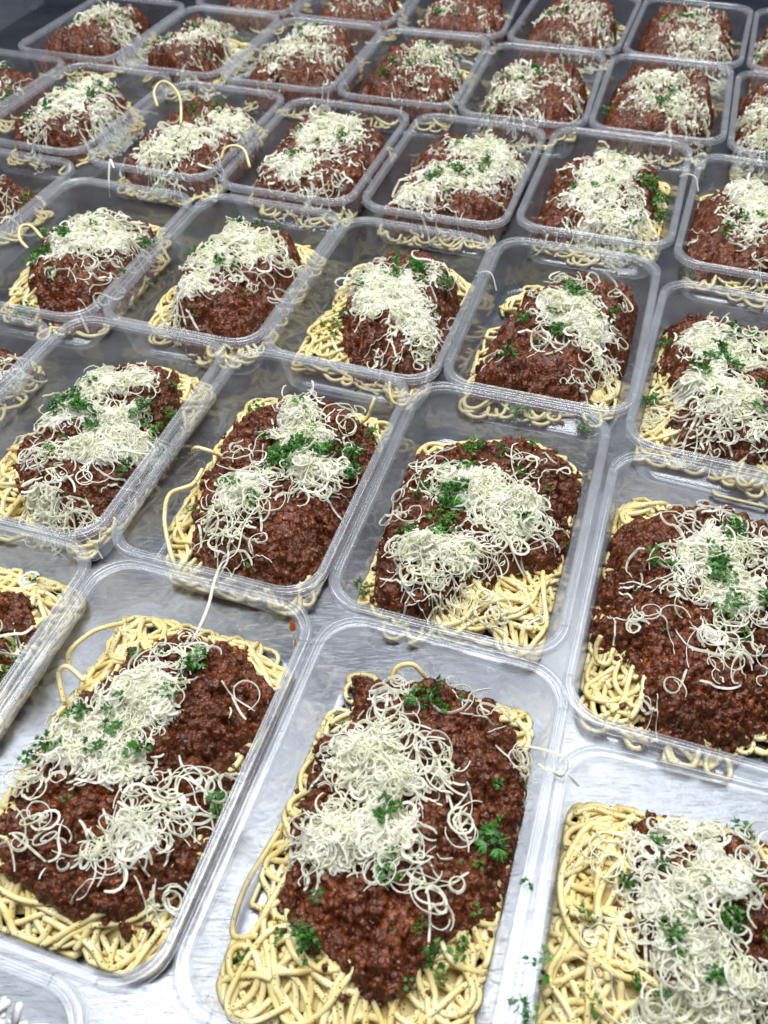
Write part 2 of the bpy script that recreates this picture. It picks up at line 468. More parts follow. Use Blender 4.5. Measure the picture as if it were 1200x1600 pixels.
def worley(X, Y, cell, seed):
    g = np.random.default_rng(seed); f1 = np.full(X.shape, 1e9); f2 = f1.copy(); hh = np.zeros(X.shape)
    for cx in np.arange(X.min() - cell, X.max() + cell, cell):
        for cy in np.arange(Y.min() - cell, Y.max() + cell, cell):
            px, py = cx + g.uniform(0, cell), cy + g.uniform(0, cell); h = g.uniform(-1, 1)
            i0 = int(max(0, (px - 2.2 * cell - X[0, 0]) / (X[1, 0] - X[0, 0]))); i1 = int(max(0, (px + 2.2 * cell - X[0, 0]) / (X[1, 0] - X[0, 0])))
            j0 = int(max(0, (py - 2.2 * cell - Y[0, 0]) / (Y[0, 1] - Y[0, 0]))); j1 = int(max(0, (py + 2.2 * cell - Y[0, 0]) / (Y[0, 1] - Y[0, 0])))
            if i1 <= i0 or j1 <= j0: continue
            w = (slice(i0, i1), slice(j0, j1))
            d = np.hypot(X[w] - px, Y[w] - py); a, b = f1[w], f2[w]
            hh[w] = np.where(d < a, h, hh[w])
            f2[w] = np.minimum(b, np.maximum(a, d)); f1[w] = np.minimum(a, d)
    return np.minimum(f2 - f1, cell), hh

def noodle_path(hp, sd, length, r, tries=8):
    """a strand that wanders inside the pasta area sd (distance map, + inside)"""
    g = hp.rng; step = 2.0; n = int(length / step)
    for _ in range(60):
        x, y = g.uniform(-75, 75), g.uniform(-95, 95)
        d = sd[int(x) + GX, int(y) + GY]
        if d > -0.5 and g.random() < (1.0 if d < 9 else 0.35): break
    a = g.uniform(0, 6.283); k = g.normal(0, 0.045); out = []; lean = g.uniform(0.1, 1.25); lim = g.uniform(-3.0, 4.0)
    for _ in range(n):
        out.append((x, y))
        k += g.normal(0, 0.018); k *= 0.93
        d = sd[min(max(int(x) + GX, 1), 2 * GX - 1), min(max(int(y) + GY, 1), 2 * GY - 1)]
        turn = k * step
        if d < lim:
            i, j = min(max(int(x) + GX, 2), 2 * GX - 2), min(max(int(y) + GY, 2), 2 * GY - 2)
            gx, gy = sd[i + 1, j] - sd[i - 1, j], sd[i, j + 1] - sd[i, j - 1]
            ga = math.atan2(gy, gx)
            side = 1 if math.sin(ga - a) > 0 else -1
            if g.random() < 0.02: lean = g.uniform(0.0, 1.0)
            want = ga - side * (lean if d > -2 else min(lean, 0.5))      # run along the edge, leaning inwards
            dl = (want - a + math.pi) % (2 * math.pi) - math.pi
            turn += max(-0.30, min(0.30, dl * 0.4)) * min(1.3, (lim - d) / 3.5 + 0.3)
        a += turn
        x += math.cos(a) * step; y += math.sin(a) * step
    P = np.array(out)
    return P

def lay_noodle(hp, P2, r, seg_keep=1, lift=0.0):
    z = hp.get(P2[:, 0], P2[:, 1]) + r
    zs = smooth1(z, 3)
    z2 = np.maximum(zs, z - 0.7 * r)
    z2 = smooth1(z2, 1)
    z2[-3:] -= np.array([0.2, 0.5, 0.9]) * 0.5
    P = np.c_[P2, z2]
    P = hp.clamp(P, r)
    # dense stamping
    t = np.linspace(0, len(P) - 1, len(P) * 2); Q = np.stack([np.interp(t, range(len(P)), P[:, c]) for c in range(3)], 1)
    hp.stamp(Q[:, 0], Q[:, 1], Q[:, 2] + r * 0.75, True)
    return P

def shred_path(g, cx, cy, rx, ry, scale, n, fineness=0.0):
    fine = fineness and g.random() < fineness
    u = g.normal(0, 0.40 if fine else 0.48, 2)
    if u @ u > 1.3: u *= 0.6
    x, y = cx + u[0] * rx, cy + u[1] * ry
    q = g.random()
    if fine: R = g.uniform(1.5, 7.0); L = g.uniform(3.5, 12)
    elif q < 0.10: R = g.uniform(1.7, 3.4); L = g.uniform(10, 26)
    elif q < 0.26: R = g.uniform(3.0, 7.0); L = g.uniform(28, 50)
    elif q < 0.58: R = g.uniform(3.6, 8.5); L = g.uniform(14, 36)
    else: R = g.uniform(9, 45); L = g.uniform(7, 28)
    L *= scale; R *= (0.5 + 0.5 * scale)
    L = min(L, 0.62 * R * (n - 1))
    ds = L / (n - 1); s = np.arange(n) / (n - 1)
    kap = (g.choice((-1, 1)) / R) * (1 + g.uniform(-0.75, 0.75) * (2 * s - 1)) + g.normal(0, 0.03)
    if g.random() < 0.25: kap = kap * np.where(s < g.uniform(0.3, 0.7), 1, -0.8)
    a = g.uniform(0, 6.283) + np.cumsum(kap) * ds
    p = np.c_[np.cumsum(np.cos(a)), np.cumsum(np.sin(a))] * ds
    p -= p.mean(0)
    zt = np.zeros(n)
    if R < 9:
        tilt = g.uniform(0, 0.85) if g.random() < 0.6 else g.uniform(0, 0.25)
        az = g.uniform(0, 6.283); d = np.array([math.cos(az), math.sin(az)])
        h = p @ d
        p = p + np.outer(h * (math.cos(tilt) - 1), d); zt = h * math.sin(tilt); zt -= zt.min()
    zt = zt + s * 0.5 * min(1.0, L / 20)
    phi0 = g.normal(1.1, 0.6) if R < 9 else g.uniform(0, 3.1)
    if fine: phi0 = g.uniform(0, 3.1)
    phi = phi0 + g.normal(0, 0.5) * (s - 0.5)
    return x + p[:, 0], y + p[:, 1], zt, phi, R

def lay_shred(hp, x, y, zt, phi, R, w, th, loft):
    gz = hp.get(x, y)
    zs = smooth1(gz, 2)
    base = np.maximum(zs, gz - 0.3)
    if R < 9: base = 0.55 * base + 0.45 * base.max()
    z = base + zt + 0.3 + w * 0.35 * np.abs(np.sin(phi))
    P = hp.clamp(np.c_[x, y, z], 0.6)
    if np.abs(P[:, 0] - x).max() + np.abs(P[:, 1] - y).max() > 3.0: return None
    hp.stamp(P[:, 0], P[:, 1], np.minimum(P[:, 2] + 0.25, gz + loft), False)
    hp.top = P[:, 2].max()
    return ribbon(P, w, th, phi)

TIER = {}
for k, v in {'ACDEBGHF': 0, 'J': 1, 'K': 1, 'M': 2, 'P': 2, 'Q': 3, 'R': 4}.items():
    for ch in k: TIER[ch] = v
#        sauce cell, lump r, noodles, noodle seg step, sides, shreds x, shred pts, shred scale, parsley x
DET = {0: dict(cell=0.55, lumps=1.0, noodles=105, sides=6, sub=1, sx=1.35, sn=18, ss=0.9, w=0.46, px=1.0),
       1: dict(cell=0.85, lumps=0.8, noodles=64, sides=5, sub=1, sx=1.5, sn=12, ss=0.85, w=0.56, px=0.9),
       2: dict(cell=1.05, lumps=0.6, noodles=60, sides=5, sub=2, sx=1.8, sn=8, ss=0.8, w=0.68, px=0.7),
       3: dict(cell=1.35, lumps=0.5, noodles=44, sides=4, sub=2, sx=1.9, sn=7, ss=0.8, w=0.95, px=0.6),
       4: dict(cell=1.6, lumps=0.5, noodles=30, sides=4, sub=2, sx=1.8, sn=6, ss=0.8, w=1.0, px=0.6)}

_u = np.linspace(0.25, math.pi - 0.25, 5); _v = np.arange(8) * math.pi / 4
BALL = np.array([(math.sin(a) * math.cos(b), math.sin(a) * math.sin(b), math.cos(a)) for a in _u for b in _v])
BALL_F = ringfaces(5, 8)[:, ::-1]
BALL_F = np.concatenate([BALL_F, [[0, 1, 2, 3], [0, 3, 4, 7], [4, 5, 6, 7], [32, 35, 34, 33], [32, 39, 36, 35], [36, 39, 38, 37]]])

def meal(key, spec, label, idx):
    (x0, y0, deg), (hpz, hsz), PP, QQ, CC, GG = spec
    D = DET[TIER[key[0]] if key != 'K2' else 1]
    near = D is DET[0]
    hp = Heap(deg, 100 + idx); g = hp.rng
    root = thing('spaghetti_bolognese', (x0, y0, 0), 0.0, label, 'pasta meal', 'spaghetti bolognese portions in takeaway containers')
    far = D['cell'] > 1.0
    hsz -= 11 if far else (6 if D['cell'] > 0.6 else 4)
    PP = np.array(PP) / 10.0; QQ = np.array(QQ) / 10.0
    X, Y = hp.X.astype(float), hp.Y.astype(float)
    wall = hp.rect_sd(X, Y)
    sdp = np.maximum(poly_sd(PP, X, Y), poly_sd(QQ, X, Y)) + (5.0 if far else -1.5)
    sdp = np.minimum(sdp + 4.0 * vnoise(X, Y, 15, idx), wall - 1.5)
    sdq = np.minimum(poly_sd(QQ, X, Y), hp.rect_sd(X, Y, 52.5, 81.5) - 0.5)
    # ---- pasta core: a low bed that the strands lie on
    core = 1.9 + (hpz - 9.5) * np.sqrt(np.clip((sdp - 5) / 16, 0, 1)) + 1.5 * vnoise(X, Y, 9, idx + 3) * (sdp > 6)
    hp.H = np.where(sdp > 5, np.maximum(core, 2.0), 1.9)
    st = 3
    Xc, Yc, Hc, Mc = X[::st, ::st], Y[::st, ::st], hp.H[::st, ::st], (sdp > 4.5)[::st, ::st]
    def grid_mesh(Xg, Yg, Hg, Mg):
        idn = np.full(Mg.shape, -1); idn[Mg] = np.arange(Mg.sum())
        a, b, c, d = idn[:-1, :-1], idn[1:, :-1], idn[1:, 1:], idn[:-1, 1:]
        ok = (a >= 0) & (b >= 0) & (c >= 0) & (d >= 0)
        return np.c_[Xg[Mg], Yg[Mg], Hg[Mg]] * 1e-3, np.stack([a[ok], b[ok], c[ok], d[ok]], 1)
    V, F = grid_mesh(Xc, Yc, np.where(Mc, Hc, 0) - 0.6, Mc)
    bed = [(V, F)] if len(F) else []
    # ---- strands
    r0 = 1.36
    strands = []
    nn = int(D['noodles'] * min(1.2, max(0.35, (sdp > 0).sum() / 8500.0)) * (1.12 if key == 'D' else 1))
    for k in range(nn):
        P2 = noodle_path(hp, sdp, g.uniform(60, 150), r0)
        r = r0 * g.uniform(0.9, 1.12)
        P = lay_noodle(hp, P2, r)
        if D['sub'] > 1: P = P[::D['sub']]
        if len(P) < 5: continue
        strands.append(tube(P * 1e-3, r * 1e-3, D['sides']))
    for W in SPECIAL_NOODLES.get(key, []):
        P = catmull(np.array(W) - np.array([x0, y0, 0]), 10 * len(W) if near else 5 * len(W))
        strands.append(tube(P, 1.3e-3, D['sides']))
    if near:
        for V, F in strands: put('noodle', mesh_np('noodle', V, [F], M_NOODLE), root)
        if bed:
            o = put('pasta_bed', mesh_np('pasta_bed', bed[0][0], [bed[0][1]], M_NOODLE), root); o['kind'] = 'stuff'
    else:
        V, F = merge(bed + strands)
        o = put('spaghetti', mesh_np('spaghetti', V, [F], M_NOODLE), root); o['kind'] = 'stuff'
    # ---- sauce
    c = D['cell']
    lo = QQ.min(0) - 4; hi = QQ.max(0) + 4
    lo = np.maximum(lo, [-GX + 3, -GY + 3]); hi = np.minimum(hi, [GX - 3, GY - 3])
    xs = np.arange(lo[0], hi[0], c); ys = np.arange(lo[1], hi[1], c)
    SX, SY = np.meshgrid(xs, ys, indexing='ij')
    base = blur(hp.H, 3)
    bi = lambda A: A[np.clip(np.rint(SX).astype(int) + GX, 0, 2 * GX), np.clip(np.rint(SY).astype(int) + GY, 0, 2 * GY)]
    wl = hp.rect_sd(SX, SY, 51.5, 80.5) - 0.8
    sq = np.minimum(poly_sd(QQ, SX, SY) + (4.5 if far else 0) + 3.6 * vnoise(SX, SY, 11, idx + 50) + 2.2 * vnoise(SX, SY, 4.5, idx + 51), wl)
    b0 = bi(base)
    s01 = np.clip(sq / (13 if far else 17), 0, 1); rise = np.sin(s01 * math.pi / 2)
    bm = b0[sq > 8].mean() if (sq > 8).any() else b0.mean()
    top = b0 + 3.2 + np.maximum(hsz - bm - 3.2, 0) * rise
    body = b0 + (top - b0) * np.sqrt(np.clip(sq / 3.4, 0, 1))
    body += (2.6 * vnoise(SX, SY, 24, idx + 65) + 2.0 * vnoise(SX, SY, 13, idx + 60) + 1.7 * vnoise(SX, SY, 6.5, idx + 61) + 1.5 * vnoise(SX, SY, 3.4, idx + 64)) * np.clip(sq / 5, 0, 1)
    wx = SX + 2.0 * vnoise(SX, SY, 6, idx + 80); wy = SY + 2.0 * vnoise(SX, SY, 6, idx + 81)
    gap, ch = worley(SX, SY, 8.5, idx + 82)
    gate = np.clip(vnoise(SX, SY, 15, idx + 83) * 2.2 + 0.75, 0, 1)
    inn = np.clip(sq / 4, 0, 1)
    body += (-5.0 * np.exp(-(gap / 1.3) ** 2) * gate + 1.6 * ch * np.clip(gap / 2.5, 0, 1)) * inn
    gap2, ch2 = worley(SX, SY, 4.2, idx + 84)
    body += (-1.7 * np.exp(-(gap2 / 0.8) ** 2) + 0.8 * ch2) * inn
    # deep creases between clumps
    crease = np.abs(vnoise(SX, SY, 17, idx + 62)); body -= 4.5 * np.exp(-(crease / 0.08) ** 2) * np.clip(sq / 8, 0, 1) * (vnoise(SX, SY, 26, idx + 63) > 0.0)
    H = body - 0.6
    area = (sq > 0).sum() * c * c
    nl = int(area / 2.6 * D['lumps']); 
    rs = np.exp(g.normal(0.16, 0.36, nl)) if D['cell'] < 1.0 else np.exp(g.normal(0.75, 0.28, nl))
    rs = np.clip(rs, 0.7, 3.6)
    ii, jj = np.nonzero(sq > 0.3); pick = g.integers(0, len(ii), nl)
    for k in range(nl):
        i, j = ii[pick[k]], jj[pick[k]]; R = rs[k]
        ax = R * g.uniform(0.75, 1.3); ay = R * g.uniform(0.75, 1.2); th = g.uniform(0, 3.14); ct, s_t = math.cos(th), math.sin(th)
        w = int(max(ax, ay) / c) + 1
        i0, i1, j0, j1 = max(i - w, 0), min(i + w + 1, H.shape[0]), max(j - w, 0), min(j + w + 1, H.shape[1])
        dx = SX[i0:i1, j0:j1] - SX[i, j] + 0.3; dy = SY[i0:i1, j0:j1] - SY[i, j]
        u = (dx * ct + dy * s_t) / ax; v = (-dx * s_t + dy * ct) / ay
        q = 1 - u * u - v * v
        zc = body[i, j] - R * 0.50 + g.normal(0, 0.30 * R)
        z = np.where(q > 0, zc + R * 0.95 * np.maximum(q, 0) ** 0.42, -99)
        H[i0:i1, j0:j1] = np.maximum(H[i0:i1, j0:j1], z)
    H += 0.28 * vnoise(SX, SY, 1.5, idx + 70) + 0.16 * g.normal(0, 1, SX.shape)
    mask = sq > -0.2
    edge = mask & (sq < c * 0.9)
    H = np.where(edge, np.minimum(H, b0 - 1.0), H)
    jx = g.normal(0, 0.16 * c, SX.shape); jy = g.normal(0, 0.16 * c, SX.shape)
    idn = np.full(mask.shape, -1); idn[mask] = np.arange(mask.sum())
    a_, b_, c_, d_ = idn[:-1, :-1], idn[1:, :-1], idn[1:, 1:], idn[:-1, 1:]
    ok = (a_ >= 0) & (b_ >= 0) & (c_ >= 0) & (d_ >= 0)
    V = np.c_[(SX + jx)[mask], (SY + jy)[mask], H[mask]] * 1e-3
    quads = np.stack([a_[ok], b_[ok], c_[ok], d_[ok]], 1)
    # loose crumbs of mince that rolled off onto the pasta
    crumbs = [(V, quads)]
    if not far:
        ci, cj = np.nonzero((sq > -9) & (sq < 0.5) & (wl > 2))
        for k in range(90 if near else 40):
            if not len(ci): break
            q = g.integers(0, len(ci)); x, y = SX[ci[q], cj[q]], SY[ci[q], cj[q]]
            if g.random() > math.exp(sq[ci[q], cj[q]] / 3.0): continue
            R = g.uniform(0.7, 2.0); z = hp.get(np.array([x]), np.array([y]))[0] + R * 0.4
            B = BALL * (1 + g.normal(0, 0.16, (len(BALL), 1))) * [R, R * g.uniform(0.7, 1), R * 0.75]
            th = g.uniform(0, 6.28); B = np.c_[B[:, 0] * math.cos(th) - B[:, 1] * math.sin(th), B[:, 0] * math.sin(th) + B[:, 1] * math.cos(th), B[:, 2]]
            crumbs.append(((B + [x, y, z]) * 1e-3, BALL_F))
    CV, CF = merge(crumbs)
    put('meat_sauce', mesh_np('meat_sauce', CV, [CF], M_SAUCE), root)
    si = np.rint(SX[mask]).astype(int) + GX; sj = np.rint(SY[mask]).astype(int) + GY
    np.maximum.at(hp.H, (si, sj), H[mask])
    # ---- cheese: a packed bed of fine crumbs under the loose shreds
    shreds = []
    cf = 1.0
    cs = 0.8 if near else 1.2
    CX, CY = np.meshgrid(np.arange(lo[0], hi[0], cs), np.arange(lo[1], hi[1], cs), indexing='ij')
    dens = np.full(CX.shape, -1.0)
    for (cx, cy, rx, ry, cnt) in CC:
        if cnt > 60:
            dens = np.maximum(dens, (1 - ((CX - cx / 10.) / (rx / 10. * (0.92 if far else 0.78))) ** 2 - ((CY - cy / 10.) / (ry / 10. * (0.92 if far else 0.78))) ** 2) * min(1.0, cnt / 110.0))
    dens = np.maximum(dens, -1) + 0.30 * vnoise(CX, CY, 6, idx + 90) + 0.22 * vnoise(CX, CY, 2.6, idx + 91) - 0.12
    dens = np.where(hp.rect_sd(CX, CY, 52, 81) > 1.5, dens, -1)
    if key == 'D': dens -= 0.12
    hc = blur(hp.H, 1)[np.clip(np.rint(CX).astype(int) + GX, 0, 2 * GX), np.clip(np.rint(CY).astype(int) + GY, 0, 2 * GY)]
    hc = np.where(dens > 0.06, hc + 1.0 + 2.2 * np.sqrt(np.clip(dens, 0, 1)) + 0.9 * vnoise(CX, CY, 1.7, idx + 92) + g.normal(0, 0.30, CX.shape), hc - 1.5)
    cm = dens > 0.0
    cbed = None
    if cm.sum() > 30:
        Vb, Fb = grid_mesh(CX + g.normal(0, 0.2, CX.shape), CY + g.normal(0, 0.2, CX.shape), hc, cm)
        if len(Fb): cbed = (Vb * 1e3, Fb)
        np.maximum.at(hp.H, (np.rint(CX[cm]).astype(int) + GX, np.rint(CY[cm]).astype(int) + GY), hc[cm] - 0.6)
    for (cx, cy, rx, ry, cnt) in CC:
        cx, cy, rx, ry = cx / 10., cy / 10., rx / 10., ry / 10.
        if key == 'D': cnt = cnt * 0.6
        if far: rx *= 1.15; ry *= 1.15; cnt = cnt * 1.25
        dense = cnt > 60
        for k in range(max(2, int(round(cnt * (D['sx'] if cnt > 60 else (0.5 * D['sx'] if cnt > 12 else 1)))))):
            x, y, zt, phi, R = shred_path(g, cx, cy, rx, ry, D['ss'] * (0.85 if dense else 1.1), D['sn'], (0.72 if dense else (0.6 if far else 0.15)))
            w = D['w'] * g.uniform(0.6, 1.5)
            q = lay_shred(hp, x, y, zt, phi, R, w, 0.16, 0.55)
            if q is not None: shreds.append(q)
    order = shreds
    if near and key != 'F':
        keep = order[-300:] if len(order) > 300 else order
        step = max(1, len(order) / 300.0)
        sel = sorted(set(int(len(order) - 1 - q * step) for q in range(min(300, len(order)))))
        selset = set(sel)
        for q in sel: put('cheese_shred', mesh_np('cheese_shred', order[q][0] * 1e-3, [order[q][1]], M_CHEESE, False), root)
        rest = [order[q] for q in range(len(order)) if q not in selset]
    else: rest = order
    for W in SPECIAL_SHREDS.get(key, []):
        P = catmull(np.array(W) - np.array([x0, y0, 0]), 8 * len(W))
        s = ribbon(P, 0.8e-3, 0.22e-3, np.linspace(0.1, 1.6, len(P)))
        put('cheese_shred', mesh_np('cheese_shred', s[0], [s[1]], M_CHEESE, False), root)
    if cbed is not None: rest = rest + [cbed]
    if rest:
        V, F = merge(rest)
        o = put('grated_cheese', mesh_np('grated_cheese', V * 1e-3, [F], M_CHEESE, False), root); o['kind'] = 'stuff'
    # ---- parsley
    Hb = hp.H
    def leaf(x, y, size):
        P = np.array([[x, y, 30.0]]); 
        i_, j_ = int(round(x)) + GX, int(round(y)) + GY
        z = np.sort(hp.H[max(i_ - 3, 0):i_ + 4, max(j_ - 3, 0):j_ + 4].ravel())[-6]
        lx = x * hp.ca + y * hp.sa; ly = -x * hp.sa + y * hp.ca
        if abs(lx) > 53.8 or abs(ly) > 82.6: z = max(z, 37.9)          # it fell on the rim
        if abs(lx) > 59.5 or abs(ly) > 88.3: return
        o = put('parsley_leaf', LEAVES[g.integers(0, len(LEAVES))], root, (x * 1e-3, y * 1e-3, (z + 0.9 + size * 0.12) * 1e-3),
                (g.normal(0, 0.45), g.normal(0, 0.45), g.uniform(0, 6.28)), size * 1e-3)
        hp.stamp(P[:, 0], P[:, 1], np.array([z + 0.5]), True)
    for (cx, cy, r) in GG:
        cx, cy, r = cx / 10., cy / 10., r / 10.
        n = max(1, int(round((r / 1.7) ** 1.6 * D['px'])))
        n = min(n, 22)
        for k in range(n):
            leaf(cx + g.normal(0, 0.42) * r * 0.75, cy + g.normal(0, 0.42) * r * 0.9, g.uniform(5.0, 10.0) if r > 3.5 else g.uniform(4.2, 6.4))
    for (wx_, wy_, sz) in BIG_LEAVES.get(key, []):
        leaf(wx_ * 1e3 - x0 * 1e3, wy_ * 1e3 - y0 * 1e3, sz)
    for k in range(int(16 * D['px']) if TIER[key[0]] < 3 else 3):     # stray chopped flecks
        cxy = CC[g.integers(0, len(CC))]
        x, y = cxy[0] / 10. + g.normal(0, 10), cxy[1] / 10. + g.normal(0, 12)
        P = hp.clamp(np.array([[x, y, 20.0]]), 3)
        leaf(P[0, 0], P[0, 1], g.uniform(1.2, 2.4))
    return root

BIG_LEAVES = {'C': [(0.0440, 0.1262, 17.0)], 'A': [(-0.0875, 0.2115, 13.0), (-0.0715, 0.1425, 13.0)], 'G': [(0.049, 0.334, 13.0)], 'E': [(0.166, 0.252, 13.0)]}
SPECIAL_SHREDS = {
 'A': [[(-0.0899, 0.2205, 0.034), (-0.0861, 0.228, 0.038), (-0.084, 0.2364, 0.0395), (-0.0832, 0.2485, 0.0392), (-0.0811, 0.2598, 0.0392), (-0.0739, 0.267, 0.040), (-0.0728, 0.2838, 0.038), (-0.0686, 0.2951, 0.038), (-0.0661, 0.3014, 0.036)]],
 'J3': [[(0.0692, 0.5163, .037), (0.0748, 0.5114, .041), (0.0777, 0.505, .041), (0.0801, 0.4986, .034)]],
 'M4': [[(0.241, 0.6453, .039), (0.2454, 0.6403, .043), (0.2498, 0.6339, .043), (0.2516, 0.6261, .036)]],
 'M1': [[(-0.2162, 0.6757, 0.040), (-0.2215, 0.6873, 0.041), (-0.222, 0.6708, 0.030), (-0.2252, 0.6731, 0.016)]],
 'C': [[(0.0615, 0.153, .038), (0.0647, 0.1479, .042), (0.0712, 0.146, .0435), (0.0764, 0.1432, .038)], [(0.058, 0.163, .034), (0.066, 0.157, .041), (0.073, 0.153, .040), (0.07, 0.147, .0395), (0.064, 0.150, .0405)]],
}
SPECIAL_NOODLES = {
 'M1': [[(-0.175, 0.765, .036), (-0.175, 0.7769, 0.044), (-0.1763, 0.7846, 0.052), (-0.1845, 0.7986, 0.056), (-0.1962, 0.8114, 0.054), (-0.203, 0.8047, 0.048), (-0.199, 0.790, 0.041)],
        [(-0.1303, 0.6913, 0.038), (-0.1261, 0.6956, 0.045), (-0.1173, 0.6956, 0.047), (-0.1096, 0.6903, 0.045), (-0.1055, 0.6797, 0.036)]],
 'J1': [[(-0.2597, 0.5648, 0.034), (-0.2675, 0.575, 0.036), (-0.2694, 0.5888, 0.038), (-0.2632, 0.5921, 0.036), (-0.255, 0.585, .030)]],
 'B': [[(-0.108, 0.276, 0.006), (-0.1127, 0.2815, 0.012), (-0.1181, 0.2968, 0.018), (-0.1203, 0.3089, 0.022), (-0.1194, 0.3233, 0.023), (-0.1072, 0.3284, 0.025), (-0.1041, 0.3429, 0.022)],
       [(-0.1117, 0.3589, 0.022), (-0.1087, 0.358, 0.025), (-0.1009, 0.3551, 0.025), (-0.0945, 0.3558, 0.02)],
       [(-0.024, 0.372, .016), (-0.0203, 0.376, 0.020), (-0.0094, 0.3796, 0.026), (-0.0062, 0.382, 0.033), (-0.0042, 0.3846, 0.037)]],
 'A': [[(-0.1522, 0.2154, 0.018), (-0.1515, 0.2215, 0.023), (-0.143, 0.2292, 0.026), (-0.136, 0.2328, 0.026), (-0.1297, 0.2377, 0.022)],
       [(-0.1521, 0.1994, 0.014), (-0.1552, 0.2107, 0.020), (-0.1506, 0.2128, 0.023), (-0.1423, 0.207, 0.020)]],
 'C': [[(-0.0477, 0.1385, 0.008), (-0.0580, 0.1201, 0.008), (-0.0624, 0.107, 0.008), (-0.0624, 0.0979, 0.008), (-0.0528, 0.0965, 0.012)],
       [(-0.0385, 0.0997, 0.014), (-0.0478, 0.0975, 0.014), (-0.0547, 0.0903, 0.012), (-0.0609, 0.0794, 0.010), (-0.0624, 0.0736, 0.009), (-0.0591, 0.0683, 0.009), (-0.0508, 0.0681, 0.009), (-0.0391, 0.0726, 0.011)],
       [(0.0015, 0.2033, 0.018), (0.0046, 0.2082, 0.024), (0.012, 0.2085, 0.026), (0.0179, 0.2057, 0.02)]],
 'E': [[(0.1197, 0.211, 0.018), (0.1079, 0.2204, 0.013), (0.1038, 0.2128, 0.010), (0.0996, 0.2054, 0.009), (0.0989, 0.2003, 0.009), (0.1034, 0.1951, 0.009), (0.110, 0.193, 0.012)],
       [(0.1028, 0.2236, 0.024), (0.1007, 0.2204, 0.019), (0.1011, 0.2157, 0.015), (0.1058, 0.2138, 0.015), (0.1094, 0.2201, 0.018)]],
}
